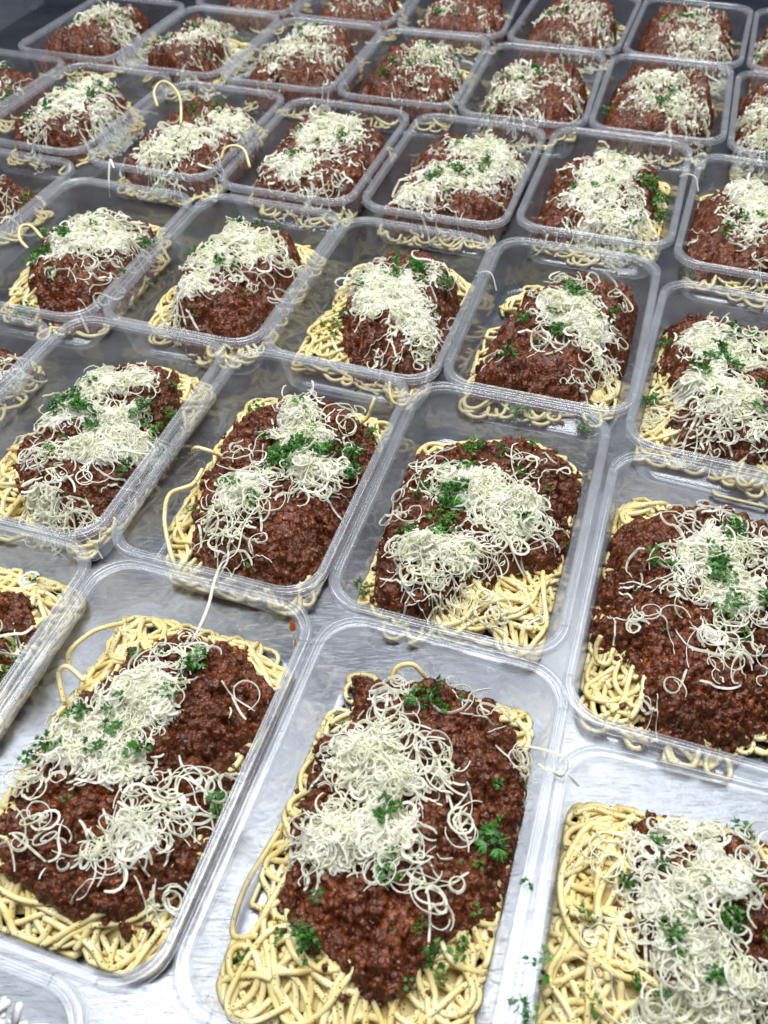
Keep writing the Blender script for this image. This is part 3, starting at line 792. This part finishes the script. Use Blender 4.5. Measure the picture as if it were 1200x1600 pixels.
TRAYS = {
 'A': [[-0.1131,0.1695,-18.3],[22,32],[[-304,874],[480,718],[661,386],[395,-200],[257,-685],[110,-851],[-376,-754],[-761,-571],[-707,-179],[-598,117],[-481,590]],[[112,700],[458,544],[611,248],[560,59],[433,-202],[351,-588],[167,-609],[99,-712],[-244,-613],[-395,-562],[-557,-318],[-447,-41],[-305,251],[-151,433]],[[15,211,244,245,150],[-188,30,250,185,110],[-26,-91,217,132,70],[162,476,150,107,35],[97,-391,179,118,70],[235,-289,157,149,50],[402,-156,120,127,30],[-33,-439,228,129,40],[-281,-358,142,121,12],[273,-615,122,59,10],[457,218,72,81,4],[519,-130,54,57,5],[-391,-140,81,59,10]],[[-64,481,36],[-26,439,30],[232,398,71],[145,241,40],[-224,128,57],[-55,57,50],[-93,135,34],[-361,4,50],[-422,-25,39],[-302,-12,33],[-114,-54,49],[58,-29,38],[413,-253,58],[-206,-240,21],[79,471,30],[-51,181,23],[-310,316,23]]],
 'C': [[0.0006,0.1325,-18.6],[18,32],[[103,814],[588,751],[627,453],[544,19],[437,-353],[324,-756],[-134,-787],[-672,-659],[-688,-534],[-547,-216],[-498,178],[-397,351],[-262,633]],[[-186,824],[10,767],[489,740],[549,476],[609,234],[548,-89],[437,-283],[206,-394],[54,-575],[-109,-582],[-228,-474],[-425,-382],[-461,-219],[-449,-19],[-479,35],[-383,226],[-310,463],[-182,555]],[[-134,316,191,161,170],[-27,186,239,139,100],[-233,-62,190,164,130],[-55,-14,204,180,110],[44,-117,150,124,50],[186,-264,109,105,10],[72,371,124,89,26],[242,237,67,99,20],[306,31,64,79,8],[38,654,130,82,10],[441,485,84,78,5],[322,583,86,81,4],[-22,526,113,63,12],[596,272,81,130,30],[695,213,93,57,22]],[[136,587,57],[92,540,40],[232,505,45],[224,617,34],[328,582,29],[430,-24,66],[-2,76,57],[-29,-2,36],[-32,-189,54],[-2,-153,35],[-343,-390,52],[-317,-434,42],[-462,-377,33],[-394,-333,29],[-301,-266,24],[259,-412,47],[174,-464,42],[181,-528,32],[107,-387,28],[462,157,32],[335,-171,25],[-587,-429,28],[-595,-472,23],[-628,-586,18],[53,-577,18],[500,-281,24],[303,-312,19],[267,-158,20],[-219,499,23]]],
 'D': [[0.1041,0.0651,-16.8],[24,33],[[-247,835],[18,801],[531,709],[553,176],[378,-126],[-184,-136],[-608,-129],[-533,195],[-435,471],[-363,700]],[[-47,748],[226,730],[493,658],[652,383],[502,37],[138,-114],[-67,46],[-131,172],[-130,350],[-160,445],[-41,591]],[[152,631,227,92,110],[-22,534,149,125,60],[13,368,215,117,140],[224,434,194,146,140],[40,191,207,131,120],[159,44,201,145,150],[-145,-9,154,99,50],[-186,587,138,89,35],[-325,826,66,111,22],[405,626,76,106,25],[-216,304,118,68,25],[20,27,178,122,90]],[[89,76,49],[202,274,52],[-126,452,44],[-14,256,51],[14,583,40],[7,497,34],[-21,181,46],[191,275,42],[387,652,46],[-305,339,29],[-261,316,24],[-509,158,37],[-556,148,27],[-587,-2,53],[-323,43,31],[-165,100,36],[-80,79,32],[145,412,19],[331,385,24],[21,725,21],[-526,389,29],[306,229,19],[-349,363,19],[73,321,24]]],
 'E': [[0.1565,0.2392,-19.3],[20,33],[[-252,883],[232,921],[577,739],[796,456],[448,-424],[139,-644],[-86,-731],[-419,-569],[-646,-451],[-558,-120],[-431,399]],[[-135,663],[202,749],[529,669],[743,393],[351,-532],[83,-652],[-186,-707],[-388,-611],[-382,-316],[-480,-209],[-579,-79],[-526,132],[-416,378],[-322,598]],[[83,284,241,215,110],[-92,106,172,162,60],[142,41,217,220,90],[136,542,167,139,25],[-37,-213,148,128,40],[-326,-98,167,131,8],[-275,-511,155,115,6],[86,-252,147,218,22],[-425,338,49,51,4],[-307,130,94,121,5],[308,278,128,216,50],[-41,-386,86,104,6]],[[225,386,111],[70,121,94],[129,-53,55],[87,242,51],[257,-38,67],[-226,209,45],[-119,186,38],[7,244,26],[311,237,32],[116,-199,36],[43,-89,36],[-245,-209,21],[78,-471,17]]],
 'B': [[-0.0624,0.3387,-18.9],[22,33],[[-178,787],[476,687],[655,503],[628,-16],[380,-487],[221,-774],[87,-758],[-288,-666],[-506,-553],[-591,-183],[-448,334],[-384,621]],[[12,803],[319,670],[577,397],[601,122],[485,-322],[288,-672],[130,-792],[-139,-704],[-366,-614],[-432,-252],[-399,45],[-292,422],[-36,620]],[[123,391,171,199,120],[171,196,222,162,90],[236,-40,215,152,110],[-157,-226,192,193,110],[-192,-388,170,161,60],[-80,-106,213,174,50],[278,-213,175,96,30],[-235,-607,132,129,18],[-55,-591,83,108,5],[415,-70,107,150,18],[-208,101,91,95,6],[409,299,94,178,12]],[[89,15,108],[156,117,124],[286,61,109],[13,69,73],[431,83,80],[451,-46,71],[-81,-299,48],[-177,-201,49],[-98,-662,33],[-131,485,39],[-63,203,44],[139,448,38],[164,334,30],[-432,-252,35],[-250,-175,28],[487,-146,35],[-15,-33,50],[559,322,38],[94,-61,36],[596,250,30]]],
 'G': [[0.0511,0.3023,-18.7],[20,33],[[-310,679],[119,723],[527,600],[589,284],[447,-271],[347,-595],[260,-763],[-137,-623],[-519,-496],[-650,-453],[-583,-114],[-507,363],[-428,572]],[[-277,595],[107,667],[445,630],[607,464],[639,183],[511,-117],[416,-290],[141,-367],[-27,-404],[-199,-540],[-362,-614],[-519,-533],[-550,-391],[-547,-135],[-526,190],[-450,440]],[[-21,129,260,216,150],[171,-16,254,184,120],[255,-153,166,133,60],[-189,231,176,197,60],[-317,-269,180,170,90],[-124,-316,195,168,80],[-200,-477,158,139,40],[-390,-473,111,120,18],[316,317,178,102,12],[-442,0,102,184,16],[-48,-560,156,78,12],[84,-193,198,175,60],[292,-587,62,116,8]],[[-14,429,80],[-111,84,76],[-172,-53,101],[-166,39,89],[-378,-137,47],[-429,-171,33],[-281,160,35],[-169,270,35],[-612,-387,39],[167,424,43],[257,269,35],[227,-108,40],[365,551,37],[398,142,28],[-319,90,35],[471,-159,27],[27,480,36],[-211,-142,60],[-59,-317,26],[-296,209,28]]],
 'H': [[-0.1775,0.377,-19.1],[22,34],[[-327,211],[-184,646],[307,731],[576,623],[671,364],[579,11],[427,-463],[256,-700],[7,-693],[-390,-540],[-657,-384],[-620,-12]],[[-128,486],[126,660],[443,631],[517,403],[550,44],[450,-282],[296,-627],[115,-762],[-112,-687],[-277,-466],[-400,-152],[-297,184]],[[20,299,237,188,120],[206,355,239,158,80],[-160,68,211,208,90],[159,2,266,203,110],[104,-269,275,162,100],[341,-169,186,193,70],[-190,-260,147,164,40],[-117,-612,157,198,70],[63,-710,155,105,40],[220,-475,178,127,15],[-446,134,78,148,14]],[[-99,135,109],[-6,63,92],[57,-51,76],[-160,68,62],[358,53,69],[411,-34,53],[502,106,77],[509,-8,61],[307,-377,51],[351,-419,36],[-87,-157,30],[-103,-315,37],[7,269,39],[0,-213,30],[264,-247,29],[38,-606,28],[481,-119,37],[306,26,38],[498,315,40]]],
 'F': [[-0.2256,0.2091,-17.8],[28,34],[[268,816],[530,722],[635,592],[594,202],[466,-109],[144,-445],[-304,-377],[-412,225],[-102,694]],[[272,518],[435,454],[504,317],[501,97],[455,-6],[187,-261],[-165,-93],[-32,368]],[[426,579,49,51,8],[490,120,60,74,12],[203,127,242,226,60]],[[434,587,33],[490,16,59],[520,67,48],[589,263,25],[466,174,24]]],
 'J1': [[-0.2245,0.5691,-18.5],[24,38],[[-433,391],[-72,824],[430,652],[530,356],[378,-176],[226,-577],[-188,-563],[-475,-436],[-534,-145]],[[-276,474],[31,691],[458,446],[531,161],[425,-313],[231,-703],[-137,-653],[-278,-372],[-405,15]],[[67,307,246,196,100],[-41,34,263,232,100],[237,69,240,232,70],[355,202,146,238,40],[67,-231,279,219,40],[214,-483,226,206,18],[-187,-136,118,223,20]],[[-323,209,59],[-123,82,77],[-222,-92,94],[-270,-176,66],[529,-101,85],[-88,36,48],[63,213,39],[417,-489,36],[-318,-504,117],[-78,-392,46],[105,-398,27]]],
 'J2': [[-0.1078,0.5377,-18.8],[25,38],[[-533,34],[-369,554],[95,922],[512,808],[624,519],[414,-81],[221,-538],[-80,-601],[-501,-440],[-576,-128]],[[-249,500],[123,723],[429,616],[499,205],[384,-206],[235,-581],[35,-732],[-277,-637],[-399,-412],[-380,65]],[[26,349,238,182,120],[-132,92,232,215,120],[181,210,234,220,90],[-226,-233,201,201,80],[-16,-120,271,181,40],[421,115,139,258,30],[-320,-498,109,151,12],[307,-212,179,160,12]],[[-244,243,57],[-277,140,47],[-48,-37,64],[47,-81,45],[182,480,58],[306,429,38],[-189,-503,35],[143,-362,26],[8,533,39],[-157,293,38]]],
 'J3': [[0.0039,0.4978,-19.2],[26,37],[[-567,384],[-294,807],[98,838],[576,686],[666,342],[516,-121],[358,-539],[144,-665],[-188,-589],[-531,-409],[-616,-9]],[[-191,420],[95,712],[471,610],[560,230],[460,-225],[308,-634],[140,-758],[-185,-619],[-292,-413],[-321,-52]],[[-8,175,290,239,130],[76,-60,282,264,150],[197,-285,232,215,110],[-98,-54,174,265,70],[-188,427,229,168,40],[353,243,157,202,40],[64,-558,204,168,25],[230,-495,165,170,40],[461,-148,86,163,14],[708,191,80,96,4]],[[84,269,81],[243,288,90],[262,206,72],[-335,-158,77],[-353,-267,51],[603,115,71],[-186,142,44],[-514,-458,50],[66,461,46],[413,121,53],[179,414,46],[-407,110,35],[354,-144,34],[-445,-80,35]]],
 'J4': [[0.1174,0.4648,-18.7],[20,36],[[-270,531],[44,808],[532,876],[761,617],[622,85],[417,-576],[175,-569],[-335,-429],[-576,-357],[-434,266]],[[-145,509],[157,702],[487,732],[705,560],[665,175],[468,-241],[290,-302],[106,-644],[-245,-604],[-612,-468],[-604,-373],[-417,64],[-307,281]],[[57,173,257,224,110],[191,-48,229,249,130],[181,397,176,157,30],[-70,-110,207,174,40],[264,-323,141,233,40],[-428,-354,101,65,3],[472,309,109,194,6],[70,-510,98,127,10]],[[179,258,104],[124,321,61],[-23,-77,75],[8,-147,58],[-365,-336,56],[-300,-622,70],[86,-753,84],[370,53,42],[-125,-211,33],[-231,1,42],[253,-50,33],[-420,-463,24],[-18,102,42],[76,-478,24]]],
 'J5': [[0.2204,0.4045,-21.1],[25,36],[[-352,495],[-181,849],[280,910],[623,604],[642,70],[357,-503],[-79,-701],[-488,-425],[-665,-365],[-590,-18]],[[-228,819],[108,846],[398,652],[592,234],[303,-472],[-26,-570],[-340,-508],[-448,-340],[-366,72],[-371,397]],[[-86,392,244,174,80],[-20,192,278,200,130],[-245,-52,231,187,90],[-104,-233,226,209,110],[-285,-342,185,173,50],[-23,-460,109,170,40],[-491,-104,153,152,20],[219,315,121,230,50]],[[-56,206,80],[-37,65,86],[-241,40,70],[-157,132,55],[-479,29,55],[-534,49,55],[-306,502,58],[86,421,57],[178,384,49],[-209,-201,45],[82,-122,38],[11,-351,37],[26,355,41]]],
 'K': [[-0.2957,0.4032,-20.9],[22,34],[[621,704],[644,529],[520,141],[271,-94],[-146,287],[124,756]],[[382,717],[554,640],[655,499],[519,239],[290,-61],[23,254],[142,653]],[[598,372,103,104,20],[390,248,204,203,60]],[[411,312,58]]],
 'K2': [[-0.331,0.63,-19.1],[24,38],[[362,615],[474,393],[240,90],[-153,-284],[-588,223],[-283,753]],[[150,699],[406,554],[490,333],[302,-19],[-80,-247],[-407,263],[-174,689]],[[352,122,155,152,20],[61,238,261,223,60]],[[412,277,42],[114,236,73]]],
 'P0': [[-0.3936,0.8551,-21.0],[24,40],[[219,1033],[487,522],[267,-78],[-192,-201],[-577,572],[-318,1234]],[[13,920],[388,766],[553,511],[494,123],[326,-166],[-149,-216],[-442,479]],[[318,121,126,239,30],[0,451,194,275,50],[539,345,77,100,4]],[[381,-34,75],[203,523,52],[456,-215,49]]],
 'M0': [[-0.279,0.8102,-20.1],[24,46],[[-706,661],[-433,1122],[200,931],[353,463],[140,-293],[-321,-339],[-634,-61]],[[-561,500],[-273,875],[228,616],[408,163],[266,-178],[-55,-556],[-495,-409],[-558,-74]],[[27,299,275,277,130],[-146,17,269,295,100],[300,-144,235,256,80],[-276,-388,144,274,50],[54,-336,202,166,20],[450,-11,119,174,25]],[[-236,21,96],[-220,-161,71],[-126,306,73],[182,1,83],[180,291,73],[281,242,49],[-364,-317,70],[120,147,48],[-125,564,50]]],
 'M1': [[-0.165,0.7597,-19.3],[25,42],[[-591,243],[-171,1071],[429,749],[538,195],[220,-587],[-420,-387]],[[-549,145],[-149,604],[67,810],[434,507],[542,-30],[338,-509],[-69,-722],[-547,-473]],[[315,135,259,268,130],[42,-176,336,229,90],[-199,-411,275,245,110],[-205,-703,240,139,60],[269,-665,161,209,25],[518,-197,140,227,30]],[[172,371,71],[212,274,58],[-31,353,82],[26,147,46]]],
 'M2': [[-0.0499,0.7155,-19.2],[25,42],[[-385,759],[-42,1160],[510,994],[562,331],[336,-363],[-91,-456],[-539,-218],[-552,253]],[[-408,402],[-27,918],[451,759],[591,297],[502,-122],[237,-610],[-181,-594],[-514,-364],[-521,38]],[[114,403,282,233,130],[10,155,276,248,100],[-188,-253,240,253,80],[-15,-592,309,194,50],[236,-155,268,175,25],[-415,-69,119,227,30],[341,203,166,187,40]],[[-175,313,67],[203,147,77],[212,271,45],[44,471,46],[-191,-195,54],[-248,-135,43],[-40,35,33],[125,-32,33],[-317,-686,31]]],
 'M3': [[0.0669,0.6767,-19.1],[24,42],[[-389,362],[-16,965],[517,1008],[694,557],[499,-122],[102,-420],[-465,-348],[-591,-80]],[[-389,380],[-34,758],[482,774],[626,338],[477,-217],[174,-663],[-225,-648],[-597,-486],[-566,-229]],[[201,303,322,214,140],[344,122,264,253,130],[-98,-140,310,240,110],[-367,-395,252,207,70],[100,-256,306,192,70],[-180,-654,245,118,25],[582,112,116,207,40]],[[-202,-157,103],[-45,-120,83],[-257,-220,72],[-143,-455,50],[243,69,74],[191,-97,41],[4,-166,62],[33,370,43],[78,-201,41]]],
 'M4': [[0.1844,0.6434,-19.5],[25,38],[[-315,867],[227,1352],[665,1202],[719,588],[560,43],[272,-539],[-318,-517],[-575,-219]],[[-185,1053],[235,1163],[548,1022],[550,538],[350,-106],[116,-491],[-422,-471],[-599,-320],[-481,353]],[[195,497,239,258,90],[35,222,259,278,130],[-126,-91,276,261,130],[-52,-490,289,212,110],[182,-305,196,251,60],[-187,456,159,173,10],[-446,-523,144,114,6],[513,41,61,116,14]],[[411,45,132],[438,-61,131],[347,101,102],[577,200,52],[214,382,53],[-101,-9,61],[110,-637,85],[-617,-353,69],[-654,-562,58],[30,60,41],[102,-448,39],[-251,71,51]]],
 'M5': [[0.2931,0.5881,-21.1],[24,36],[[-342,398],[-123,919],[409,1242],[705,669],[365,-286],[-89,-357],[-550,-210]],[[-215,661],[265,859],[573,525],[275,-324],[-165,-522],[-627,-335],[-424,259]],[[55,452,250,267,80],[12,153,218,252,110],[-170,-124,165,190,50],[-487,123,48,92,16],[-174,-519,68,129,14]],[[210,788,83],[-162,63,67],[-335,-118,66],[-640,-374,55],[-274,-74,47],[-18,58,38]]],
 'Q0': [[-0.2941,1.013,-19.8],[22,48],[[-917,231],[-451,402],[-10,379],[-38,-188],[-581,-251]],[[-911,112],[-787,604],[-202,781],[321,544],[266,-139],[62,-492],[-623,-458],[-834,-175]],[[-109,215,354,291,150],[232,-98,277,356,90],[-285,66,211,204,40]],[[-405,132,57],[-285,66,70],[159,101,56],[366,109,70],[44,-184,41]]],
 'Q1': [[-0.1828,0.9684,-19.2],[24,48],[[-700,104],[-289,1140],[401,899],[437,507],[107,-283],[-600,-77]],[[-700,276],[-425,742],[102,518],[215,136],[131,-302],[-23,-629],[-442,-443],[-665,0]],[[98,200,341,268,130],[-123,-156,299,328,80],[-50,-676,287,235,50],[390,-2,168,278,40],[275,-177,133,252,30]],[[-147,251,96],[-317,-182,80],[-73,209,55],[300,537,56],[99,-344,39]]],
 'Q2': [[-0.0709,0.9268,-18.9],[25,48],[[-598,9],[-350,1273],[454,1034],[597,836],[397,129],[-49,-341],[-583,-156]],[[-597,-168],[-491,519],[-38,1066],[393,752],[502,114],[287,-531],[-82,-698],[-533,-523]],[[7,375,300,257,150],[-167,-58,323,310,130],[-267,-467,188,194,40],[223,-163,224,304,50],[177,-647,215,188,25]],[[-76,416,80],[-22,286,53],[-241,-388,38],[133,554,54],[-258,353,40]]],
 'Q3': [[0.0412,0.8872,-17.6],[25,46],[[-387,681],[40,1203],[587,989],[532,297],[289,-394],[-586,-128]],[[-387,438],[-46,771],[347,574],[436,-14],[270,-613],[-336,-585],[-624,-396],[-519,32]],[[130,323,289,239,100],[302,-19,219,292,60],[-12,-3,219,195,50],[30,-474,301,271,40],[397,-416,91,172,20],[280,667,66,125,14]],[[-330,-305,110],[-230,89,76],[-12,-3,75],[130,323,90],[176,-13,75],[379,192,64],[414,-24,62],[-77,-81,50]]],
 'Q4': [[0.1524,0.8413,-17.3],[24,46],[[-516,-5],[-166,923],[390,1067],[702,551],[531,-52],[231,-393],[-361,-298]],[[-479,-161],[-295,437],[129,743],[476,480],[610,160],[459,-347],[63,-604],[-453,-513]],[[-92,166,305,250,110],[-265,-276,294,289,130],[-313,-691,284,162,60],[190,-1,240,228,40],[322,-303,146,278,30],[54,-906,195,104,16]],[[10,239,110],[-31,401,87],[61,159,73],[-317,69,48],[-376,-483,58],[-514,-709,57],[-33,-731,45],[-141,15,48]]],
 'Q5': [[0.2672,0.8059,-18.6],[24,46],[[-494,296],[39,1044],[687,1013],[749,536],[432,-167],[16,-414],[-499,-58]],[[-400,584],[41,880],[466,543],[499,95],[323,-444],[-8,-623],[-544,-472],[-596,-136]],[[1,306,328,215,120],[33,-61,318,289,150],[-244,-257,227,208,50],[119,-409,252,205,60],[-236,-718,245,154,30],[234,-611,83,157,20]],[[-503,-540,89],[-504,35,58],[50,9,70],[-118,-331,68],[-6,-102,46],[191,222,36],[-240,-366,34],[204,-923,43],[-110,-125,46]]],
 'Q6': [[0.3775,0.7576,-19.0],[24,46],[[-337,439],[129,1152],[585,827],[244,-114],[-360,-214],[-531,-18]],[[-184,1082],[87,1148],[483,673],[146,-256],[-499,-531],[-638,-222],[-396,569]],[[-349,113,196,251,80],[-488,-334,189,231,80],[-102,169,281,425,80]],[[-215,174,68]]],
 'R0': [[-0.1254,1.1357,-18.7],[24,44],[[-158,-102],[215,54],[750,252],[610,-189],[6,-242]],[[15,-195],[442,352],[1068,83],[923,-463],[259,-490]],[[272,-475,293,218,60]],[[148,-786,57]]],
 'R1': [[-0.0119,1.0966,-18.5],[24,42],[[-606,316],[-73,859],[396,598],[232,53],[-518,-13]],[[-514,81],[-68,504],[388,251],[338,-284],[82,-536],[-499,-342],[-654,-125]],[[-59,-171,363,215,60],[-483,-524,114,164,14]],[[-132,-167,58]]],
 'R2': [[0.1007,1.0543,-15.9],[24,46],[[-522,349],[-107,986],[564,722],[411,-10],[-179,-119]],[[-539,-34],[-220,475],[447,437],[463,-89],[208,-508],[-483,-394]],[[-263,-141,316,205,80],[-225,-638,305,229,40],[219,-270,174,242,40],[-549,-227,105,199,20]],[[-304,-241,84],[-127,-210,56]]],
 'R3': [[0.2198,1.0082,-20.8],[24,46],[[-670,150],[-172,1158],[659,1112],[608,478],[267,-182],[-482,-50]],[[-621,367],[-228,870],[360,837],[514,305],[264,-445],[-95,-570],[-643,-398],[-713,-117]],[[66,134,344,323,130],[201,-264,234,287,60],[-112,-526,263,256,50],[-225,50,206,239,40]],[[-116,84,69],[-285,14,68],[191,-320,67],[479,111,55]]],
 'R4': [[0.333,0.9685,-20.7],[26,46],[[-405,430],[-132,1013],[357,1197],[764,562],[365,-334],[-183,-392],[-590,-112]],[[-421,468],[-193,858],[287,1041],[602,611],[454,-139],[188,-610],[-288,-702],[-598,-350]],[[119,268,336,277,120],[-90,-280,323,364,150],[-137,-709,312,307,110],[184,-470,223,423,80]],[[50,214,121],[-205,286,81],[-11,295,54],[151,132,53]]],
 'R5': [[0.4454,0.9253,-19.9],[26,46],[[-300,610],[-17,1174],[550,946],[165,-116],[-482,-85]],[[-417,462],[-34,1017],[450,602],[11,-421],[-614,-390],[-583,25]],[[-477,203,129,246,60],[-159,370,327,346,80]],[[-541,-145,76]]],
}
ROWS = [('F', 'A', 'C', 'D'), ('K', 'H', 'B', 'G', 'E'), ('K2', 'J1', 'J2', 'J3', 'J4', 'J5'), ('P0', 'M0', 'M1', 'M2', 'M3', 'M4', 'M5'), ('Q0', 'Q1', 'Q2', 'Q3', 'Q4', 'Q5', 'Q6'), ('R0', 'R1', 'R2', 'R3', 'R4', 'R5')]
ORD = ['leftmost', 'second from the left', 'third from the left', 'fourth from the left', 'fifth from the left', 'sixth from the left', 'seventh from the left']
ROWN = ['front row of spaghetti', 'second row from the front', 'third row from the front', 'fourth row from the front', 'fifth row from the front', 'farthest row']
LOOK = {'F': 'peppered noodles with little meat sauce, cut by the frame', 'A': 'curly cheese heap and peppered noodles behind', 'C': 'two cheese mounds and one big flat parsley leaf', 'D': 'loose curly cheese spread over many bare noodles',
 'K': 'meat sauce with a few cheese curls', 'H': 'finely grated cheese with two dark parsley clumps', 'B': 'cheese ridge crossed by a dark parsley clump', 'G': 'parsley scattered down a broad cheese streak', 'E': 'dark sauce with noodle loops at its near left',
 'K2': 'cheese-topped sauce at the left edge', 'J1': 'cheese over sauce with parsley at its near left', 'J2': 'cheese slope over dark sauce with noodles left', 'J3': 'knotted cheese tangle with noodles on its left', 'J4': 'thin cheese with noodles at its near right', 'J5': 'long cheese curls over bare noodles at left',
 'P0': 'cheese and sauce at the left edge', 'M0': 'green-flecked cheese dome', 'M1': 'noodle loop standing up over the rim', 'M2': 'cheese dome with sauce showing at right', 'M3': 'broad cheese with a parsley clump at left', 'M4': 'big dark parsley clump at its right side', 'M5': 'sauce mound with cheese curls, cut by the frame',
 'Q0': 'tall sauce mound with noodles in front', 'Q1': 'cheese with bare noodles at right', 'Q2': 'thick white cheese ridge', 'Q3': 'cheese curls and parsley over a low pile', 'Q4': 'flat cheese with a folded noodle at right', 'Q5': 'white cheese cap and parsley at near left', 'Q6': 'cheese curls on sauce at the right edge',
 'R0': 'cheese cut by the top of the frame', 'R1': 'sauce with little cheese', 'R2': 'sauce and cheese with a noodle at right', 'R3': 'yellowish cheese on its right half', 'R4': 'thick white cheese covering most of it', 'R5': 'cheese curls at the right edge'}
TRAYS['R0'] = [TRAYS['R0'][0]] + TRAYS['R1'][1:]
idx = 0
for ri, row in enumerate(ROWS):
    for ci, key in enumerate(row):
        x, y, deg = TRAYS[key][0]
        container(x, y, deg, 'clear plastic container, %s in the %s' % (ORD[ci], ROWN[ri]))
        meal(key, TRAYS[key], LOOK[key] + ', ' + ORD[ci] + ' in ' + ROWN[ri].replace(' of spaghetti', '').replace(' from the front', ''), idx)
        idx += 1

# orange sauce specks on the inner wall of the second container
def blob(pos, nrm, sx, sy):
    n, m = 5, 10; V = [(0, 0, 0.35)]
    for i in range(1, n + 1):
        for j in range(m):
            a = 6.283 * j / m; r = i / n * (1 + 0.15 * math.sin(3 * a + 1)); V.append((r * math.cos(a), r * math.sin(a), 0.35 * math.sqrt(max(0, 1 - (i / n) ** 2))))
    F3 = [(0, 1 + j, 1 + (j + 1) % m) for j in range(m)]; F4 = [(1 + (i - 1) * m + j, 1 + i * m + j, 1 + i * m + (j + 1) % m, 1 + (i - 1) * m + (j + 1) % m) for i in range(1, n) for j in range(m)]
    V = np.array(V) * [sx, sy, 0.0008]
    o = put('sauce_splash', mesh_np('sauce_splash', V, [np.array(F3), np.array(F4)], M_OIL))
    o.rotation_euler = Vector(nrm).to_track_quat('Z', 'Y').to_euler(); o.location = pos
    return o
am = [o for o in bpy.data.objects if o.get('category') == 'pasta meal']
byxy = {}
for k, o in zip([k for r in ROWS for k in r], am): byxy[k] = o
def splash(key, world, nrm, sx, sy):
    o = blob((0, 0, 0), nrm, sx, sy); o.parent = byxy[key]
    o.location = Vector(world) - byxy[key].location
ax, ay, adeg = TRAYS['A'][0]
def in_tray(key, lx, ly, z):
    x, y, d = TRAYS[key][0]; d = math.radians(d)
    return (x + lx * math.cos(d) - ly * math.sin(d), y + lx * math.sin(d) + ly * math.cos(d), z)
splash('A', in_tray('A', 0.0480, 0.0745, 0.0350), (-0.7, -0.7, 0.3), 0.0022, 0.0035)
splash('A', in_tray('A', 0.0510, 0.0690, 0.0300), (-0.9, -0.3, 0.3), 0.0014, 0.0024)
splash('M2', in_tray('M2', -0.0535, -0.045, 0.033), (1, 0, 0.3), 0.002, 0.004)
splash('J4', in_tray('J4', -0.005, -0.0825, 0.036), (0, 1, 0.5), 0.004, 0.0012)

# ------------------------------------------------------------------ the rice container, near left corner of the picture
container(-0.1838, 0.0075, -18.5, 'clear plastic container of white rice at the near left corner')
rice = thing('cooked_rice', (-0.1838, 0.0075, 0), math.radians(-18.5), 'white cooked rice grains heaped in the nearest left container', 'rice')
g = np.random.default_rng(5)
parts = []
for k in range(1900):
    x = g.uniform(-0.045, 0.046); y = g.uniform(-0.07, 0.074)
    e = min(0.048 - abs(x), 0.076 - abs(y)) / 0.005
    z = 0.008 + (0.034 + 0.005 * math.sin(x * 160 + 1) * math.cos(y * 120)) * min(1, max(0, e)) ** 0.5 - g.uniform(0, 0.004)
    a = g.uniform(0, 6.28); t = g.normal(0, 0.4); L = g.uniform(0.0026, 0.0040)
    d = np.array([math.cos(a) * math.cos(t), math.sin(a) * math.cos(t), math.sin(t)])
    s = np.linspace(-1, 1, 4)[:, None]
    V, F = tube(np.array([x, y, z]) + s * d * L + np.c_[np.zeros((4, 2)), 0.0006 * (1 - s ** 2)], 0.0015, 6)
    parts.append((V, F))
V, F = merge(parts)
o = put('rice_grains', mesh_np('rice_grains', V, [F], M_RICE), rice); o['kind'] = 'stuff'

# a further container whose corner shows at the far left
container(-0.4846, 1.1500, -18.5, 'empty clear plastic container, its corner alone at the far left')
